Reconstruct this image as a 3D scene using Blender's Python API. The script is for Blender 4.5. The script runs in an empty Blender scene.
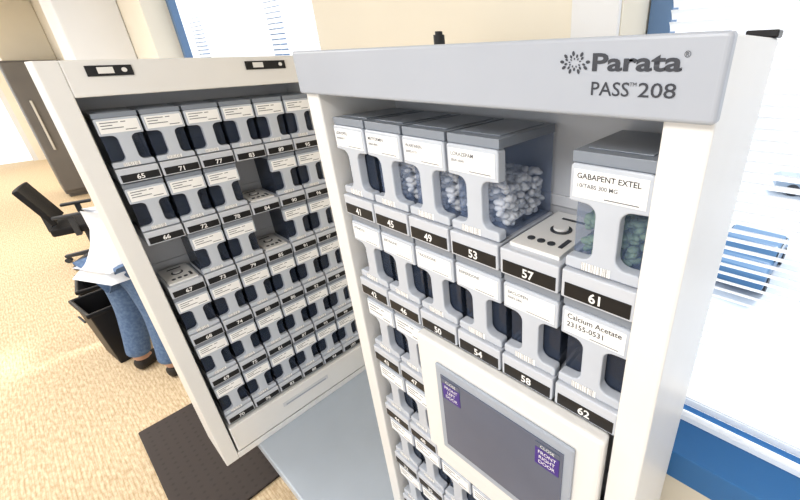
import bpy, bmesh, math, random
from mathutils import Vector, Matrix
random.seed(4)
H=1.9   # camera height
sc=bpy.context.scene
COL=sc.collection
try:
    sc.view_settings.view_transform='Standard'
    sc.view_settings.look='Medium High Contrast'
except Exception: pass

# ---------------------------------------------------------------- materials
def mat(name,c,rough=.5,metal=0,c2=None,scale=20,bump=0,alpha=1,emit=None,estr=0,trans=0):
    m=bpy.data.materials.new(name); m.use_nodes=True
    nt=m.node_tree; n=nt.nodes; l=nt.links; b=n['Principled BSDF']
    b.inputs['Roughness'].default_value=rough; b.inputs['Metallic'].default_value=metal
    tc=n.new('ShaderNodeTexCoord'); no=n.new('ShaderNodeTexNoise'); no.inputs['Scale'].default_value=scale
    no.inputs['Detail'].default_value=3
    l.new(tc.outputs['Object'],no.inputs['Vector'])
    if c2 is None: c2=tuple(x*.95 for x in c)
    r=n.new('ShaderNodeValToRGB'); r.color_ramp.elements[0].position=.3; r.color_ramp.elements[1].position=.7
    r.color_ramp.elements[0].color=(*c2,1); r.color_ramp.elements[1].color=(*c,1)
    l.new(no.outputs['Fac'],r.inputs['Fac']); l.new(r.outputs['Color'],b.inputs['Base Color'])
    if bump:
        bp=n.new('ShaderNodeBump'); bp.inputs['Strength'].default_value=bump; bp.inputs['Distance'].default_value=.01
        l.new(no.outputs['Fac'],bp.inputs['Height']); l.new(bp.outputs['Normal'],b.inputs['Normal'])
    b.inputs['Alpha'].default_value=alpha
    if trans: b.inputs['Transmission Weight'].default_value=trans
    if emit:
        b.inputs['Emission Color'].default_value=(*emit,1); b.inputs['Emission Strength'].default_value=estr
    return m
M={}
M['white']=mat('white_enamel',(.80,.795,.785),.35,scale=3)
M['inner']=mat('inner_panel',(.66,.67,.70),.5,scale=3)
M['header']=mat('header_grey',(.42,.45,.51),.4,scale=4)
M['shell']=mat('canister_plastic',(.54,.58,.65),.24,scale=15)
M['lid']=mat('lid_plastic',(.25,.28,.33),.28,scale=15)
M['base']=mat('base_plastic',(.58,.61,.67),.28,scale=15)
M['black']=mat('black_plastic',(.012,.012,.014),.4)
M['dark']=mat('dark_plastic',(.05,.055,.065),.5)
M['ink']=mat('ink',(.015,.015,.02),.6)
M['inkgrey']=mat('ink_grey',(.16,.17,.19),.6)
M['logo']=mat('logo_grey',(.055,.06,.075),.5)
M['paperplain']=mat('paper_plain',(.90,.90,.90),.7)
M['digit']=mat('digit_white',(.85,.85,.85),.6)
M['screen']=mat('lcd',(.07,.08,.11),.15,c2=(.05,.055,.075),scale=4,emit=(.12,.14,.20),estr=.5)
M['bezel']=mat('bezel',(.38,.42,.49),.4)
M['purple']=mat('purple_sticker',(.07,.035,.25),.5)
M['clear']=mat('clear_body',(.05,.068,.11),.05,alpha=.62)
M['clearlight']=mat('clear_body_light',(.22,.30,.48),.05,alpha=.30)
M['pill']=mat('pill',(.92,.93,.95),.5)
M['greenpill']=mat('greenpill',(.25,.36,.24),.5)
M['platform']=mat('platform_grey',(.50,.56,.64),.35,scale=5)
M['steel']=mat('steel',(.135,.128,.122),.45,metal=.1,scale=2,c2=(.17,.16,.152))
M['steel2']=mat('steel_light',(.62,.60,.56),.4,metal=.3,scale=2)
M['wall']=mat('wall_paint',(.85,.79,.67),.8,scale=2)
M['wall2']=mat('wall_white',(.80,.80,.80),.8,scale=2)
M['ceil']=mat('ceiling_tile',(.78,.75,.70),.8,scale=30)
M['frame']=mat('window_frame_blue',(.12,.20,.33),.5)
M['sill']=mat('sill_sky_tint',(.05,.20,.46),.3,scale=3)  # reflected sky painted into the sill colour
M['blind']=mat('blind_slat_glow',(.90,.92,.95),.5,emit=(.92,.96,1),estr=.12)  # weak emission added to brighten the slats, which are no lamp
M['jeans']=mat('denim',(.16,.24,.38),.85,c2=(.10,.16,.28),scale=60,bump=.3)
M['shirt']=mat('shirt_cloth',(.78,.80,.84),.85,scale=12,bump=.5)
M['skin']=mat('skin',(.55,.34,.25),.5)
M['hair']=mat('hair',(.05,.03,.02),.6,scale=80)
M['shoe']=mat('shoe_leather',(.03,.025,.022),.5)
M['mesh']=mat('chair_fabric',(.015,.015,.018),.8,scale=80,bump=.3)
M['bin']=mat('bin_plastic',(.014,.014,.016),.45)
M['asphalt']=mat('asphalt',(.50,.57,.67),.9,scale=.5,c2=(.56,.61,.68))
M['carblue']=mat('car_paint',(.07,.17,.32),.3)
M['cargrey']=mat('car_paint_grey',(.30,.37,.46),.3)
M['glass']=mat('car_glass',(.02,.04,.06),.1)

def floor_mat():
    m=bpy.data.materials.new('carpet'); m.use_nodes=True
    nt=m.node_tree;n=nt.nodes;l=nt.links;b=n['Principled BSDF'];b.inputs['Roughness'].default_value=.9
    tc=n.new('ShaderNodeTexCoord')
    mp=n.new('ShaderNodeMapping'); mp.inputs['Scale'].default_value=(9,40,1)
    a=n.new('ShaderNodeTexNoise'); a.inputs['Scale'].default_value=2.4; a.inputs['Detail'].default_value=4
    l.new(tc.outputs['Object'],mp.inputs['Vector']); l.new(mp.outputs['Vector'],a.inputs['Vector'])
    br=n.new('ShaderNodeTexBrick'); br.inputs['Scale'].default_value=16; br.inputs['Mortar Size'].default_value=.03
    br.inputs['Color1'].default_value=(1,1,1,1); br.inputs['Color2'].default_value=(.93,.9,.86,1); br.inputs['Mortar'].default_value=(.82,.76,.66,1)
    l.new(tc.outputs['Object'],br.inputs['Vector'])
    r=n.new('ShaderNodeValToRGB'); r.color_ramp.elements[0].position=.35;r.color_ramp.elements[1].position=.65
    r.color_ramp.elements[0].color=(.58,.44,.29,1); r.color_ramp.elements[1].color=(.80,.68,.50,1)
    l.new(a.outputs['Fac'],r.inputs['Fac'])
    mx=n.new('ShaderNodeMixRGB'); mx.blend_type='MULTIPLY'; mx.inputs['Fac'].default_value=.7
    l.new(r.outputs['Color'],mx.inputs['Color1']); l.new(br.outputs['Color'],mx.inputs['Color2'])
    l.new(mx.outputs['Color'],b.inputs['Base Color'])
    return m
M['floor']=floor_mat()
def rubber_mat():
    m=bpy.data.materials.new('rubber_mat'); m.use_nodes=True
    nt=m.node_tree;n=nt.nodes;l=nt.links;b=n['Principled BSDF'];b.inputs['Roughness'].default_value=.7
    tc=n.new('ShaderNodeTexCoord'); v=n.new('ShaderNodeTexVoronoi'); v.inputs['Scale'].default_value=24; v.inputs['Randomness'].default_value=0
    l.new(tc.outputs['Object'],v.inputs['Vector'])
    r=n.new('ShaderNodeValToRGB'); r.color_ramp.elements[0].position=.25;r.color_ramp.elements[1].position=.45
    r.color_ramp.elements[0].color=(.006,.005,.005,1); r.color_ramp.elements[1].color=(.06,.048,.044,1)
    l.new(v.outputs['Distance'],r.inputs['Fac']); l.new(r.outputs['Color'],b.inputs['Base Color'])
    return m
M['rubber']=rubber_mat()
def barcode_mat():
    m=bpy.data.materials.new('barcode'); m.use_nodes=True
    nt=m.node_tree;n=nt.nodes;l=nt.links;b=n['Principled BSDF'];b.inputs['Roughness'].default_value=.7
    tc=n.new('ShaderNodeTexCoord'); mp=n.new('ShaderNodeMapping'); mp.inputs['Scale'].default_value=(30,0,0)
    l.new(tc.outputs['Generated'],mp.inputs['Vector'])
    a=n.new('ShaderNodeTexNoise'); a.inputs['Scale'].default_value=1.5; l.new(mp.outputs['Vector'],a.inputs['Vector'])
    r=n.new('ShaderNodeValToRGB'); r.color_ramp.interpolation='CONSTANT'
    r.color_ramp.elements[0].color=(.12,.12,.13,1); r.color_ramp.elements[1].position=.46; r.color_ramp.elements[1].color=(.86,.86,.86,1)
    l.new(a.outputs['Fac'],r.inputs['Fac']); l.new(r.outputs['Color'],b.inputs['Base Color']); return m
M['barcode']=barcode_mat()

# ---------------------------------------------------------------- helpers
def bbox(bm,x0,x1,y0,y1,z0,z1,mi=0):
    vs=[bm.verts.new(p) for p in ((x0,y0,z0),(x1,y0,z0),(x1,y1,z0),(x0,y1,z0),(x0,y0,z1),(x1,y0,z1),(x1,y1,z1),(x0,y1,z1))]
    for f in ((0,3,2,1),(4,5,6,7),(0,1,5,4),(1,2,6,5),(2,3,7,6),(3,0,4,7)):
        fc=bm.faces.new([vs[i] for i in f]); fc.material_index=mi
def cyl(bm,c,r,h,axis='z',seg=20,r2=None,mi=0):
    rot={'z':Matrix.Identity(4),'x':Matrix.Rotation(math.pi/2,4,'Y'),'y':Matrix.Rotation(math.pi/2,4,'X')}[axis]
    g=bmesh.ops.create_cone(bm,cap_ends=True,segments=seg,radius1=r,radius2=r if r2 is None else r2,depth=h,matrix=Matrix.Translation(c)@rot)
    for v in g['verts']:
        for f in v.link_faces: f.material_index=mi
def poly_extrude(bm,pts,y0,y1,mi=0):
    a=[bm.verts.new((x,y0,z)) for x,z in pts]; b=[bm.verts.new((x,y1,z)) for x,z in pts]
    f=bm.faces.new(a); f.material_index=mi
    f=bm.faces.new(b[::-1]); f.material_index=mi
    for i in range(len(pts)):
        j=(i+1)%len(pts); f=bm.faces.new((a[j],a[i],b[i],b[j])); f.material_index=mi
def mesh_of(bm,name,mats):
    bmesh.ops.recalc_face_normals(bm,faces=bm.faces[:])
    me=bpy.data.meshes.new(name); bm.to_mesh(me); bm.free()
    for m in mats: me.materials.append(M[m])
    return me
def obj(name,me,parent=None,loc=(0,0,0),rotz=0,bevel=0,seg=2,smooth=False,**props):
    o=bpy.data.objects.new(name,me); COL.objects.link(o)
    o.location=loc; o.rotation_euler=(0,0,rotz)
    if parent: o.parent=parent
    if bevel:
        b=o.modifiers.new('bevel','BEVEL'); b.width=bevel; b.segments=seg; b.limit_method='ANGLE'; b.angle_limit=math.radians(35)
    if smooth and me:
        for p in me.polygons: p.use_smooth=True
    for k,v in props.items(): o[k]=v
    return o
def boxes(name,lst,mats,parent=None,bevel=0,seg=2,**kw):
    bm=bmesh.new()
    for b in lst: bbox(bm,*b)
    return obj(name,mesh_of(bm,name,mats),parent,bevel=bevel,seg=seg,**kw)
_tc={}
def text_mesh(txt,size,bold=0,align='LEFT'):
    key=(txt,size,bold,align)
    if key in _tc: return _tc[key]
    cu=bpy.data.curves.new('t','FONT'); cu.body=txt; cu.size=size; cu.offset=bold; cu.align_x=align; cu.resolution_u=3
    o=bpy.data.objects.new('t',cu); COL.objects.link(o); bpy.context.view_layer.update()
    dg=bpy.context.evaluated_depsgraph_get()
    me=bpy.data.meshes.new_from_object(o.evaluated_get(dg)); bpy.data.objects.remove(o)
    _tc[key]=me; return me
def add_text(bm,txt,size,x,z,y,mi,bold=0,align='LEFT',width=None):
    me=text_mesh(txt,size,bold,align)
    s=1
    if width:
        xs=[v.co.x for v in me.vertices]; s=width/(max(xs)-min(xs))
    nf=len(bm.faces); nv=len(bm.verts)
    bm.from_mesh(me); bm.verts.ensure_lookup_table(); bm.faces.ensure_lookup_table()
    for v in bm.verts[nv:]:
        c=v.co; v.co=Vector((x+c.x*s,y,z+c.y))
    for f in bm.faces[nf:]: f.material_index=mi

# ---------------------------------------------------------------- canister masters (local: front at y=0 facing -y, z from bottom of cell)
CW=.0985
def arc(cx,cz,r,a0,a1,n=6):
    return [(cx+r*math.cos(math.radians(a0+(a1-a0)*i/n)),cz+r*math.sin(math.radians(a0+(a1-a0)*i/n))) for i in range(n+1)]
def shell_mesh():
    bm=bmesh.new(); w=CW
    nl,nr=.036,.066; r=.014; zb=.062; zt=.136
    pts=[(.001,.046),(w-.001,.046),(w-.001,zb-.003)]
    pts+= [(w-.004,zb)]+arc(nr+r,zb+r,r,270,180)+arc(nr+r,zt-r,r,180,90)+[(w-.001,zt+.001)]
    pts+= arc(w-.006,.178,.005,0,90,3)+arc(.006,.178,.005,90,180,3)
    pts+= [(.001,zt+.001)]+arc(nl-r,zt-r,r,90,0)+arc(nl-r,zb+r,r,0,-90)+[(.004,zb),(.001,zb-.003)]
    poly_extrude(bm,pts,0,.018)
    return mesh_of(bm,'shell',['shell'])
def lid_mesh():
    bm=bmesh.new()
    bbox(bm,.001,CW-.001,.003,.150,.1835,.197)
    bbox(bm,.012,CW-.012,.02,.135,.197,.1985)
    return mesh_of(bm,'lid',['lid'])
def container_mesh(m):
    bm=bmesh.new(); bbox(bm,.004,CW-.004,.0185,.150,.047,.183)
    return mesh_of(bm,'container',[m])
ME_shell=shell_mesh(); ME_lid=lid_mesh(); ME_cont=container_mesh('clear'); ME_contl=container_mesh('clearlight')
def label_mesh(lines=None):
    bm=bmesh.new(); bbox(bm,.006,CW-.006,-.0008,-.0001,.143,.177,0)
    if lines:
        z=.1665
        for t,s in lines:
            add_text(bm,t,s,.010,z,-.0010,1 if s>.009 else 2,bold=.0001); z-=s*1.15
        bbox(bm,.045,.085,-.0010,-.00085,.1455,.1467,2)
    else:
        for x0,x1,z in ((.011,.050,.170),(.055,.066,.170),(.011,.036,.1625),(.011,.058,.155),(.06,.085,.148)):
            bbox(bm,x0,x1,-.0010,-.00085,z,z+.0022,2)
    return mesh_of(bm,'label',['paperplain','ink','inkgrey'])
def barcode_mesh():
    bm=bmesh.new(); bbox(bm,.024,.062,-.0008,-.0001,.0475,.0585,0); return mesh_of(bm,'barcode',['barcode'])
ME_label=label_mesh(); ME_bar=barcode_mesh()

def canister_master(name,cont,lab):
    e=obj(name,None)
    e.empty_display_size=.05
    p=[obj('shell',ME_shell,e,bevel=.0022,seg=2),
       obj('lid',ME_lid,e,bevel=.003,seg=2,label='grey plastic lid'),
       obj('container',cont,e,label='tinted clear plastic container'),
       obj('label',lab,e,label='white printed paper label'),
       obj('barcode_sticker',ME_bar,e)]
    return e,p
def place(e,p,loc,rotz,label,group,lab=None,cont=None):
    n=e.copy(); COL.objects.link(n); n.location=loc; n.rotation_euler=(0,0,rotz)
    for q in p:
        c=q.copy(); c.parent=n; COL.objects.link(c)
        if lab is not None and q.name.startswith('label'): c.data=lab
        if cont is not None and q.name.startswith('container'): c.data=cont
    n['label']=label; n['category']='pill canister'; n['group']=group
    return n

# dispenser bases
def base_mesh():
    bm=bmesh.new()
    bbox(bm,.0005,CW-.0005,-.006,.155,.001,.0435)
    return mesh_of(bm,'dispenser_base',['base'])
ME_base=base_mesh()
def chute_mesh():
    bm=bmesh.new()
    bbox(bm,.008,CW-.008,.008,.150,.0435,.050,0)
    for cx,cy,r in ((.028,.035,.006),(.045,.035,.006),(.062,.035,.006),(.050,.085,.017)):
        cyl(bm,(cx,cy,.0507),r,.002,'z',20,mi=1)
    cyl(bm,(.050,.085,.053),.012,.005,'z',20,mi=0)
    bbox(bm,.03,.07,.122,.128,.0502,.0512,1)
    bbox(bm,.075,.082,.03,.06,.0502,.0512,1)
    return mesh_of(bm,'chute_plate',['white','dark'])
ME_chute=chute_mesh()
def strip_mesh(num):
    bm=bmesh.new(); bbox(bm,.006,CW-.004,-.0072,-.0061,.005,.0255,0)
    add_text(bm,str(num),.0195,.050,.0085,-.0075,1,bold=.0005,align='CENTER')
    return mesh_of(bm,'number_strip',['black','digit'])

# ---------------------------------------------------------------- cabinets
W=.7105; X0=.0575; R0=1.2; RL=1.180; HT=1.512; PITCH=.1023
YL=.095
def build_cabinet(name,loc,rotz,grey_header,depth,label):
    e=obj(name,None,loc=loc,rotz=rotz,label=label,category='dispensing cabinet')
    fw=.044; x0=0 if grey_header else -.002; rr=R0 if grey_header else RL
    L=[(x0,fw,.0,depth,0,HT-.002,0),(W-fw,W,.0,depth,0,HT-.002,0),
       (fw,W-fw,depth-.02,depth,0,HT-.002,0),(fw,W-fw,0.0,depth-.02,0,.03,0)]
    if grey_header:
        L.append((fw,W-fw,.012,depth-.02,HT-.06,HT-.002,0))
    else:
        L.append((fw,W-fw,0,depth-.02,HT-.092,HT-.002,0))
    boxes('cabinet_body',L,['white'],e,bevel=.003)
    boxes('back_panel',[(fw,W-fw,.175,.185,.03,HT-.06 if grey_header else HT-.093,0)]+
          [(fw+.01,W-fw-.01,.170,.1749,rr-.2*k+.055,rr-.2*k+.075,0) for k in range(6)],['inner'],e,bevel=.001)
    return e
HR=H-1.5
right=build_cabinet('dispensing_cabinet',(-.7715,.385,HR),0,True,.36,'tall white dispensing cabinet with grey header and touch screen')
left=build_cabinet('dispensing_cabinet',(-1.5,YL,HR),math.pi/2,False,.22,'tall white open cabinet wing filled with numbered pill canisters')
# header and logo
boxes('header_panel',[(-.002,W+.001,-.010,.011,HT-.073,HT,0)],['header'],right,bevel=.004,seg=3,label='blue-grey header panel')
bm=bmesh.new()
add_text(bm,'Parata',.0215,.5945,1.4825,-.0106,0,bold=.0006,width=.082)
add_text(bm,'PASS',.0178,.5955,1.4600,-.0106,0,bold=.0001,width=.038)
add_text(bm,'TM',.005,.6345,1.4690,-.0106,0)
add_text(bm,'208',.0178,.6425,1.4600,-.0106,0,bold=.0001,width=.033)
add_text(bm,'®',.007,.6780,1.493,-.0106,0)
for i in range(9):
    t=math.radians(20+i*38)
    for k in range(3):
        rr=.0045+.0030*k; tt=t+k*.35; s=.0007+.0004*k
        c=Vector((.577+1.35*rr*math.cos(tt),-.0106,1.4895+rr*math.sin(tt)*.8))
        vs=[bm.verts.new((c.x+1.6*s*math.cos(a)*math.cos(tt)-s*math.sin(a)*math.sin(tt),c.y,c.z+1.6*s*math.cos(a)*math.sin(tt)+s*math.sin(a)*math.cos(tt))) for a in [j*math.pi/4 for j in range(8)]]
        bm.faces.new(vs)
obj('logo',mesh_of(bm,'logo',['logo']),right,label='dark grey company lettering and sunburst mark')
# top bits
bm=bmesh.new(); cyl(bm,(.275,.10,HT+.008),.009,.018,'z'); cyl(bm,(.275,.10,HT+.018),.006,.008,'z')
obj('antenna_knob',mesh_of(bm,'k',['black']),right)
boxes('cable_bracket',[(W-.035,W+.004,.30,.355,HT-.002,HT+.008,0)],['black'],right,bevel=.002)
# left cabinet latches + drawer
for x0,x1 in ((.085,.18),(.47,.60)):
    bm=bmesh.new()
    bbox(bm,x0,x1,-.004,-.0005,HT-.042,HT-.016,0)
    bbox(bm,x0+.022,x0+.055,-.007,-.0041,HT-.036,HT-.020,1)
    cyl(bm,(x1-.018,-.006,HT-.028),.006,.004,'y',16,mi=1)
    obj('latch_plate',mesh_of(bm,'latch',['black','white']),left,bevel=.0008,label='black latch plate with white catch')
dr=boxes('drawer',[(.05,W-.05,-.006,.15,.040,.168,0)],['white'],left,bevel=.004)
boxes('pull_slot',[(.25,.46,-.0085,-.0062,.108,.130,0)],['inner'],dr,bevel=.002)
boxes('slot_shade',[(.262,.448,-.0092,-.0086,.112,.118,0)],['bezel'],dr)  # raised darker strip, paints the shade inside the pull slot

def add_base(cab,x,z,num,empty):
    b=obj('dispenser_base',ME_base,cab,loc=(x,.010,z),bevel=.002)
    obj('number_strip',strip_mesh(num),b)
    if empty: obj('chute_plate',ME_chute,b,bevel=.001,label='uncovered white chute plate with dark openings')
    return b
labs={(0,0):[('LISINOPRIL',.0078),('68180-0517',.0055)],(0,1):[('METFORMIN',.0078),('65862-0010',.0055)],(0,2):[('WARFARIN',.0078),('00093-1713',.0055)],
(0,3):[('LORAZEPAM',.0078),('00591-0241',.0055)],(0,5):[('GABAPENT EXTEL',.0092),('10/TABS 300 MG',.007)],
(1,0):[('ATENOLOL',.0075)],(1,1):[('SERTRALINE',.0075)],(1,2):[('TRAZODONE',.0075)],(1,3):[('RISPERIDONE',.0075)],(1,4):[('BACLOFEN',.0075),('00603-2406',.0055)],
(1,5):[('Calcium Acetate',.0115),('23155-0531',.0115)]}
master,parts=canister_master('pill_canister',ME_cont,ME_label)
numsR={0:[41,45,49,53,57,61],1:[42,46,50,54,58,62],2:[43,47],3:[44,48],4:[33,35,37,39,51,55],5:[34,36,38,40,52,56]}
for r in range(6):
    for c,num in enumerate(numsR[r]):
        z=R0-.2*r; x=X0+PITCH*c-.0005
        emp=(r==0 and c==4)
        add_base(right,x,z,num,emp)
        if emp: continue
        lab=label_mesh(labs[(r,c)]) if (r,c) in labs else None
        d='light grey pill canister with printed label in numbered bay %d'%num
        cont=None
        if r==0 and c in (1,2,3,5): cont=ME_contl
        if (r,c)==(0,3): d='light grey pill canister holding white tablets beside the empty bay'
        if (r,c)==(0,5): d='light grey pill canister with greenish contents beside the empty bay'
        yy=.010
        place(master,parts,(-.7715+x,.385+yy,HR+z),0,d,'canisters in the main cabinet',lab,cont)
for r in range(6):
    for c in range(6):
        num=65+6*c+r; z=RL-.2*r; x=X0+PITCH*c-.0005
        emp=(r,c) in ((1,3),(2,0),(2,3))
        add_base(left,x,z,num,emp)
        if emp: continue
        place(master,parts,(-1.5-.010,YL+x,HR+z),math.pi/2,'light grey pill canister with white label in the side cabinet','canisters in the side cabinet')
for q in parts: bpy.data.objects.remove(q)
bpy.data.objects.remove(master)

# pills
def pills(mname,n,ztop):
    bm=bmesh.new()
    for i in range(n):
        z=.054+ (ztop-.054)*(i/n)
        loc=Vector((random.uniform(.013,CW-.013),random.uniform(.030,.140),z+random.uniform(-.003,.003)))
        m=Matrix.Translation(loc)@Matrix.Rotation(random.uniform(0,3),4,'Z')@Matrix.Rotation(random.uniform(-.8,.8),4,'X')@Matrix.Diagonal((.0085,.0058,.0048,1))
        bmesh.ops.create_icosphere(bm,subdivisions=2,radius=1,matrix=m)
    return mesh_of(bm,'pills',[mname])
pm=pills('pill',460,.125); pg=pills('greenpill',380,.115)
for c in (1,2,3,5):
    obj('pill_heap',pg if c==5 else pm,None,loc=(-.7715+X0+PITCH*c-.0005,.395,HR+R0),smooth=True,label='heap of %s tablets inside a clear canister'%('greenish' if c==5 else 'white'),category='pills',kind='stuff')

# control panel
cp=boxes('control_panel',[(.262,.660,-.014,.010,.675,.998,0)],['white'],right,bevel=.006,seg=3,label='white framed touch screen panel')
boxes('screen_bezel',[(.318,.620,-.020,-.0141,.715,.955,0)],['bezel'],cp,bevel=.004)
boxes('screen',[(.333,.604,-.0215,-.0201,.735,.935,0)],['screen'],cp,bevel=.0005,label='dark grey LCD touch screen')
for nm,x0,z0,tx in (('sticker',.338,.880,('FRONT','LEFT','DOOR')),('sticker',.553,.878,('FRONT','RIGHT','DOOR'))):
    bm=bmesh.new(); bbox(bm,x0,x0+.045,-.0226,-.0216,z0-.002,z0+.038,0)
    bbox(bm,x0,x0+.045,-.0226,-.0216,z0+.0385,z0+.050,2)
    for i,t in enumerate(tx): add_text(bm,t,.0105,x0+.0225,z0+.0265-i*.0115,-.0228,1,bold=.0001,align='CENTER')
    add_text(bm,'CLOSE',.009,x0+.0225,z0+.041,-.0228,1,align='CENTER')
    obj('sticker',mesh_of(bm,'sticker',['purple','digit','screen']),cp,label='purple sticker with white capital lettering')
boxes('filler_panel',[(.262,.660,.002,.02,.605,.672,0)],['white'],right,bevel=.003)

# platform
pf=obj('machine_base',None,loc=(0,0,0),label='low grey-blue steel base on casters under both cabinets',category='machine base')
boxes('base_top',[(-1.84,.0,.215,.80,HR-.06,HR-.001,0)],['platform'],pf,bevel=.006)
boxes('base_frame',[(-1.80,-.06,.26,.78,HR-.20,HR-.0605,0)],['white'],pf,bevel=.004)
for y0 in (.28,.70):
    boxes('base_rail',[(-1.78,-.10,y0,y0+.05,.115,HR-.2005,0)],['platform'],pf)
for x in (-1.70,-.95,-.2):
    for y in (.305,.725):
        bm=bmesh.new(); cyl(bm,(0,0,.045),.044,.03,'y',24); bbox(bm,-.02,.02,-.022,-.016,.03,.1148); bbox(bm,-.02,.02,.016,.022,.03,.1148); bbox(bm,-.03,.03,-.03,.03,.108,.1149)
        obj('caster',mesh_of(bm,'caster',['dark']),pf,loc=(x,y,0))

# mat
boxes('floor_mat',[(-2.51,-1.63,-.12,.40,0.001,.016,0)],['rubber'],None,bevel=.006,label='black rubber anti-fatigue mat with dimpled surface on carpet',category='floor mat')

# ---------------------------------------------------------------- room
def S(o): o['kind']='structure'; return o
S(boxes('floor',[(-13.2,5,-6,1.2,-.1,0,0)],['floor']))
S(boxes('ceiling',[(-13.2,5,-3.2,1.2,2.78,2.9,0)],['ceil']))
YF,YB=.87,1.07
L=[(-13.2,-3.80,YF,YB,0,2.78,0),(-1.55,-.35,YF,YB,0,2.78,0),(-3.80,-1.55,YF,YB,0,.90,0),(-.35,3.2,YF,YB,0,.86,0),(3.2,5,YF,YB,0,2.78,0),
   (-3.80,-1.55,YF,YB,2.65,2.78,0),(-.35,3.2,YF,YB,2.65,2.78,0)]
S(boxes('wall_back',L,['wall']))
S(boxes('wall_far',[(-13.2,-13.0,.22,1.2,0,2.78,0),(-13.2,-13,-6,-2.6,0,2.78,0),(-13.2,-13,-2.6,.22,2.2,2.78,0)],['wall']))
S(boxes('trim_1',[(-.36,3.2,.835,YB,.80,.90,0)],['sill'],bevel=.004))
S(boxes('trim_2',[(-3.80,-1.55,.845,YB,.901,.93,0)],['sill'],bevel=.004))
S(boxes('trim_5',[(-.46,-.352,.855,.8695,.90,2.78,0)],['wall2'],bevel=.003))
def window(nm,x0,x1,z0,z1,mull):
    lst=[(x0,x0+.05,1.02,1.065,z0,z1,0),(x1-.05,x1,1.02,1.065,z0,z1,0),(x0+.05,x1-.05,1.02,1.065,z0,z0+.03,1),(x0+.05,x1-.05,1.02,1.065,z1-.05,z1,0)]
    for m in mull: lst.append((m-.035,m+.035,1.02,1.065,z0+.03,z1-.05,0))
    S(boxes(nm,lst,['frame','wall2']))
window('window_1',-3.79,-1.56,.931,2.649,(-2.25,-3.4))
window('window_2',-.345,3.19,.901,2.649,(.75,1.9))
bm=bmesh.new()
for y0,y1 in ((-2.6,-2.5),(-1.2,-1.12),(.14,.22)): bbox(bm,-13.15,-13.05,y0,y1,0,2.2)
S(obj('window_3',mesh_of(bm,'w3',['wall2'])))
def blind(x0,x1,z0,z1,tilt,lab):
    e=obj('window_blind',None,loc=(0,0,0),label=lab,category='window blind')
    bm=bmesh.new(); z=z0+.028; w=.0125
    while z<z1-.05:
        dy=w*math.cos(tilt); dz=w*math.sin(tilt)
        y=.965
        p=[(x0,y-dy,z+dz),(x1,y-dy,z+dz),(x1,y,z+.0016),(x0,y,z+.0016),(x1,y+dy,z-dz),(x0,y+dy,z-dz)]
        v=[bm.verts.new(q) for q in p]
        bm.faces.new((v[0],v[1],v[2],v[3])); bm.faces.new((v[3],v[2],v[4],v[5]))
        z+=.0225
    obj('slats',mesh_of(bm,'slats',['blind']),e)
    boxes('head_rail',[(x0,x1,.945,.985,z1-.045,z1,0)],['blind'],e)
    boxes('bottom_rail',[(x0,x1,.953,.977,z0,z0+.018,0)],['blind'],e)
    x=x0+.15
    while x<x1: 
        bm=bmesh.new(); cyl(bm,(x,.951,(z0+z1)/2),.0008,z1-z0-.05,'z',6); x+=.45
        obj('ladder_cord',mesh_of(bm,'cord',['blind']),e)
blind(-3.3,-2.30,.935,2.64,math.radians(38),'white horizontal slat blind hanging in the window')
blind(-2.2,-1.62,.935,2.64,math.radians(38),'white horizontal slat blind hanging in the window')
blind(-.28,.72,.902,2.64,math.radians(44),'white horizontal slat blind hanging above the sky-tinted sill')
blind(.78,3.1,.902,2.64,math.radians(44),'white horizontal slat blind hanging above the sky-tinted sill')
# pillar
S(boxes('trim_3',[(-4.95,-4.4,.50,.868,0,2.778,0)],['wall2'],bevel=.01))
S(boxes('trim_4',[(-9.9,-9.4,.30,.868,0,2.778,0)],['wall'],bevel=.01))
# ceiling lamp
bm=bmesh.new(); cyl(bm,(0,0,0),.34,.05,'z',32); cyl(bm,(0,0,.05),.20,.05,'z',32)
lp=obj('ceiling_lamp',None,loc=(-10.2,.20,2.62),label='flat round grey-white lamp fixed under the ceiling',category='lamp')
obj('lamp_shade',mesh_of(bm,'ls',['inner']),lp,bevel=.01)
bm=bmesh.new(); cyl(bm,(0,0,.115),.03,.085,'z',12); obj('stem',mesh_of(bm,'st',['inner']),lp)
# outside ground + cars
boxes('ground',[(-60,80,3,90,-6.2,-6.0,0)],['asphalt'],None,kind='structure')
def car(loc,rz,paint,lab):
    e=obj('car',None,loc=loc,rotz=rz,label=lab,category='car')
    bm=bmesh.new()
    pr=[(-2.2,.35),(-2.2,.85),(-1.9,.98),(-1.1,1.02),(-.6,1.42),(.7,1.45),(1.3,1.05),(2.0,.9),(2.2,.6),(2.2,.35)]
    poly_extrude(bm,pr,-.88,.88)
    obj('car_body',mesh_of(bm,'cb',[paint]),e,bevel=.12,seg=3)
    bm=bmesh.new(); poly_extrude(bm,[(-1.0,1.04),(-.58,1.36),(.66,1.38),(1.15,1.06)],-.90,.90)
    obj('car_window',mesh_of(bm,'cw',['glass']),e)
    for x in (-1.35,1.35):
        for y in (-.82,.82):
            bm=bmesh.new(); cyl(bm,(0,0,0),.34,.2,'y',20); obj('wheel',mesh_of(bm,'wh',['dark']),e,loc=(x,y,.34))
car((-.45,16.2,-6),math.radians(84),'carblue','blue parked car seen through the blinds')
car((3.4,17.5,-6),math.radians(80),'cargrey','grey parked car seen through the blinds')
car((1.5,28,-6),math.radians(10),'cargrey','grey parked car seen through the blinds')
car((5.5,40,-6),math.radians(10),'cargrey','grey parked car seen through the blinds')

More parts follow.
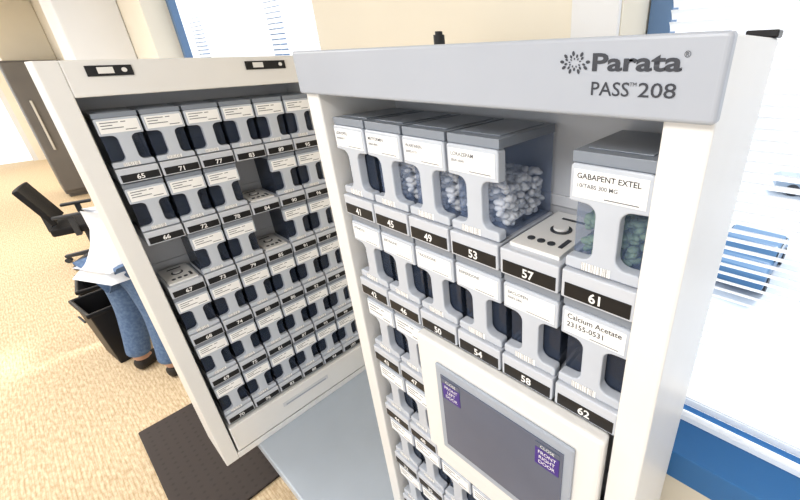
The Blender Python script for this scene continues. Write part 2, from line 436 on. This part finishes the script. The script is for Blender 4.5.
# ---------------------------------------------------------------- refrigerator
fr=obj('refrigerator',None,loc=(-8.75,.24,0),label='tall brown-grey steel refrigerator standing on carpet by the wall',category='refrigerator')
boxes('body',[(-.6,0,0,.60,.06,1.97,0),(-.55,-.05,.03,.57,0,.0599,0)],['steel'],fr,bevel=.01)
boxes('door',[(.001,.05,.005,.595,.12,1.95,0)],['steel'],fr,bevel=.01)
boxes('handle',[(.0505,.09,.10,.125,.75,1.45,0)],['steel2'],fr,bevel=.005)

# ---------------------------------------------------------------- bins
def bin_(loc,rz,lab):
    e=obj('waste_bin',None,loc=loc,rotz=rz,label=lab,category='bin')
    bm=bmesh.new(); n=4
    def ring(hx,hy,z): return [bm.verts.new(p) for p in ((-hx,-hy,z),(hx,-hy,z),(hx,hy,z),(-hx,hy,z))]
    rs=[ring(.13,.085,0),ring(.16,.11,.42),ring(.175,.125,.42),ring(.175,.125,.45),ring(.155,.105,.45),ring(.124,.08,.012)]
    for a,b in zip(rs,rs[1:]):
        for i in range(4): bm.faces.new((a[i],a[(i+1)%4],b[(i+1)%4],b[i]))
    bm.faces.new(rs[0]); bm.faces.new(rs[-1])
    obj('bin_body',mesh_of(bm,'bin',['bin']),e,bevel=.008)
    bm=bmesh.new()
    cyl(bm,(0,-.128,.36),.006,.12,'x',8); obj('grip',mesh_of(bm,'g',['dark']),e)
bin_((-3.46,.01,0),math.radians(8),'black plastic waste bin on carpet beside the bending person')
bin_((-3.88,.05,0),math.radians(-6),'black plastic waste bin behind another bin')

# ---------------------------------------------------------------- office chair
ch=obj('office_chair',None,loc=(-5.6,.17,0),rotz=math.radians(168),label='black office chair with slim back turned sideways on carpet',category='chair')
ch.scale=(.9,.9,.9)
def rbox(name,dims,loc,rx,matn,par,bev=.03):
    bm=bmesh.new(); a,b,c=dims; bbox(bm,-a/2,a/2,-b/2,b/2,-c/2,c/2)
    bmesh.ops.subdivide_edges(bm,edges=bm.edges[:],cuts=3,use_grid_fill=True)
    for v in bm.verts:
        v.co.y+=(abs(v.co.x)*2/a)**2*.03*(-1 if c>b else 0); 
    o=obj(name,mesh_of(bm,name,[matn]),par,loc=loc,bevel=bev,seg=3,smooth=True); o.rotation_euler=(rx,0,0); return o
rbox('seat',(.48,.46,.08),(0,0,.46),0,'mesh',ch)
rbox('backrest',(.44,.05,.44),(0,.27,.74),math.radians(-20),'mesh',ch,.02)
bm=bmesh.new(); cyl(bm,(0,0,.26),.028,.34); cyl(bm,(0,0,.11),.05,.06); obj('gas_post',mesh_of(bm,'gp',['dark']),ch)
boxes('back_support',[(-.03,.03,.15,.27,.40,.43,0),(-.03,.03,.24,.28,.43,.66,0)],['dark'],ch)
for i in range(5):
    bm=bmesh.new(); poly_extrude(bm,[(.02,.08),(.02,.13),(.30,.095),(.30,.065)],-.02,.02)
    cyl(bm,(.29,0,.03),.029,.045,'y',14)
    obj('leg',mesh_of(bm,'lg',['dark']),ch,rotz=i*2*math.pi/5)
for s in (-1,1):
    boxes('armrest',[(s*.27-.03,s*.27+.03,-.10,.16,.62,.65,0),(s*.27-.012,s*.27+.012,.0,.05,.42,.62,0),(min(s*.2,s*.282),max(s*.2,s*.282),.0,.05,.40,.42,0)],['dark'],ch,bevel=.008)

# ---------------------------------------------------------------- person
def skin(name,verts,edges,radii,root,matn,parent,sub=2):
    me=bpy.data.meshes.new(name); me.from_pydata(verts,edges,[])
    o=bpy.data.objects.new(name,me); COL.objects.link(o)
    m=o.modifiers.new('s','SKIN'); m.use_smooth_shade=True
    sv=me.skin_vertices[0].data
    for i,r in enumerate(radii):
        sv[i].radius=(r,r) if not isinstance(r,tuple) else r
        sv[i].use_root=(i==root)
    u=o.modifiers.new('u','SUBSURF'); u.levels=sub; u.render_levels=sub
    bpy.context.view_layer.update()
    dg=bpy.context.evaluated_depsgraph_get()
    nm=bpy.data.meshes.new_from_object(o.evaluated_get(dg)); bpy.data.objects.remove(o)
    nm.materials.clear(); nm.materials.append(M[matn])
    for p in nm.polygons: p.use_smooth=True
    return obj(name,nm,parent)
pe=obj('person',None,loc=(-3.04,.160,0),rotz=math.radians(24),label='person in white shirt, blue jeans and dark shoes bending forward',category='person')
V=[(0,.0,.90),(0,.12,1.0),(0,.26,1.05),(0,.38,1.04),(0,.47,.99),(0,.53,.94),(0,.57,.88),(0,.59,.80)]
Rr=[.125,.12,.125,.13,.055,.06,.095,.075]
E=[(i,i+1) for i in range(7)]
def add(v,r,frm):
    V.append(v); Rr.append(r); E.append((frm,len(V)-1)); return len(V)-1
FY=-.08
for s in (-1,1):
    h=add((s*.09,-.01,.84),.085,0); k=add((s*.12,.0,.47),.056,h); a=add((s*.14,FY,.09),.036,k); t=add((s*.15,FY+.11,.035),.03,a)
    sh=add((s*.17,.39,1.01),.055,3); el=add((s*.22,.47,.75),.038,sh); wr=add((s*.19,.53,.53),.026,el); pa=add((s*.185,.55,.46),.033,wr)
    for j in range(4):
        f1=add((s*(.16+.016*j),.565,.395+.004*abs(j-1.5)),.009,pa); add((s*(.16+.015*j),.555,.355+.006*abs(j-1.5)),.008,f1)
    th=add((s*.155,.59,.43),.010,pa); add((s*.15,.60,.395),.009,th)
body=skin('body',V,E,Rr,0,'skin',pe)
V=[(0,.01,.76),(0,.0,.83),(0,.01,.90),(0,.11,1.0),(0,.25,1.06),(0,.37,1.05),(0,.44,1.01)]; Rr=[.140,.150,.158,.16,.155,.155,.10]; E=[(i,i+1) for i in range(6)]
for s in (-1,1):
    sh=add((s*.18,.38,1.02),.075,5); add((s*.22,.45,.82),.062,sh)
skin('shirt',V,E,Rr,2,'shirt',pe)
V=[(0,.0,.84)]; Rr=[.125]; E=[]
for s in (-1,1):
    h=add((s*.09,-.0,.76),.092,0); k=add((s*.12,.0,.47),.080,h); m_=add((s*.135,FY+.04,.24),.072,k); add((s*.14,FY+.01,.10),.068,m_)
skin('jeans',V,E,Rr,0,'jeans',pe)
for s in (-1,1):
    V=[(s*.14,FY-.03,.045),(s*.145,FY+.05,.045),(s*.155,FY+.16,.035)]; Rr=[.044,.047,.037]; E=[(0,1),(1,2)]
    skin('shoe',V,E,Rr,1,'shoe',pe)
V=[(0,.52,1.0),(0,.60,.96),(0,.655,.88)]; Rr=[.05,.08,.05]; E=[(0,1),(1,2)]
skin('hair',V,E,Rr,1,'hair',pe)

# ---------------------------------------------------------------- light
w=bpy.data.worlds.new('World'); sc.world=w; w.use_nodes=True
bg=w.node_tree.nodes['Background']; bg.inputs['Color'].default_value=(.93,.965,1,1); bg.inputs['Strength'].default_value=1.35
def area(loc,size,power,rot=(0,0,0),col=(1,.985,.965)):  # unseen fill lights added at ceiling height, without fixtures
    l=bpy.data.lights.new('ceiling_fill','AREA'); l.energy=power; l.size=size; l.color=col
    o=bpy.data.objects.new('ceiling_fill',l); COL.objects.link(o); o.location=loc; o.rotation_euler=rot
area((-.2,-.9,2.70),.8,25)
area((-3.2,-.9,2.70),1.2,42)
area((-6.5,-.9,2.70),1.4,56)
area((-10.5,-.9,2.70),1.4,56)
s=bpy.data.lights.new('sun','SUN'); s.energy=2.5; s.angle=.2; s.color=(1,.98,.95)
so=bpy.data.objects.new('sun',s); COL.objects.link(so); so.rotation_euler=(math.radians(-40),math.radians(12),0)

# ---------------------------------------------------------------- camera
cam=bpy.data.cameras.new('camera'); co=bpy.data.objects.new('camera',cam); COL.objects.link(co)
R=Vector((0.782,0.622,-0.024)); B=Vector((0.574,-0.705,0.418)).normalized()
R=(R-B*R.dot(B)).normalized(); U=B.cross(R)
m=Matrix(((R.x,U.x,B.x,0),(R.y,U.y,B.y,0),(R.z,U.z,B.z,H),(0,0,0,1)))
co.matrix_world=m
cam.lens=382/800*36; cam.sensor_width=36; cam.shift_x=-.11625; cam.shift_y=-.02625; cam.clip_start=.02; cam.clip_end=300
sc.camera=co
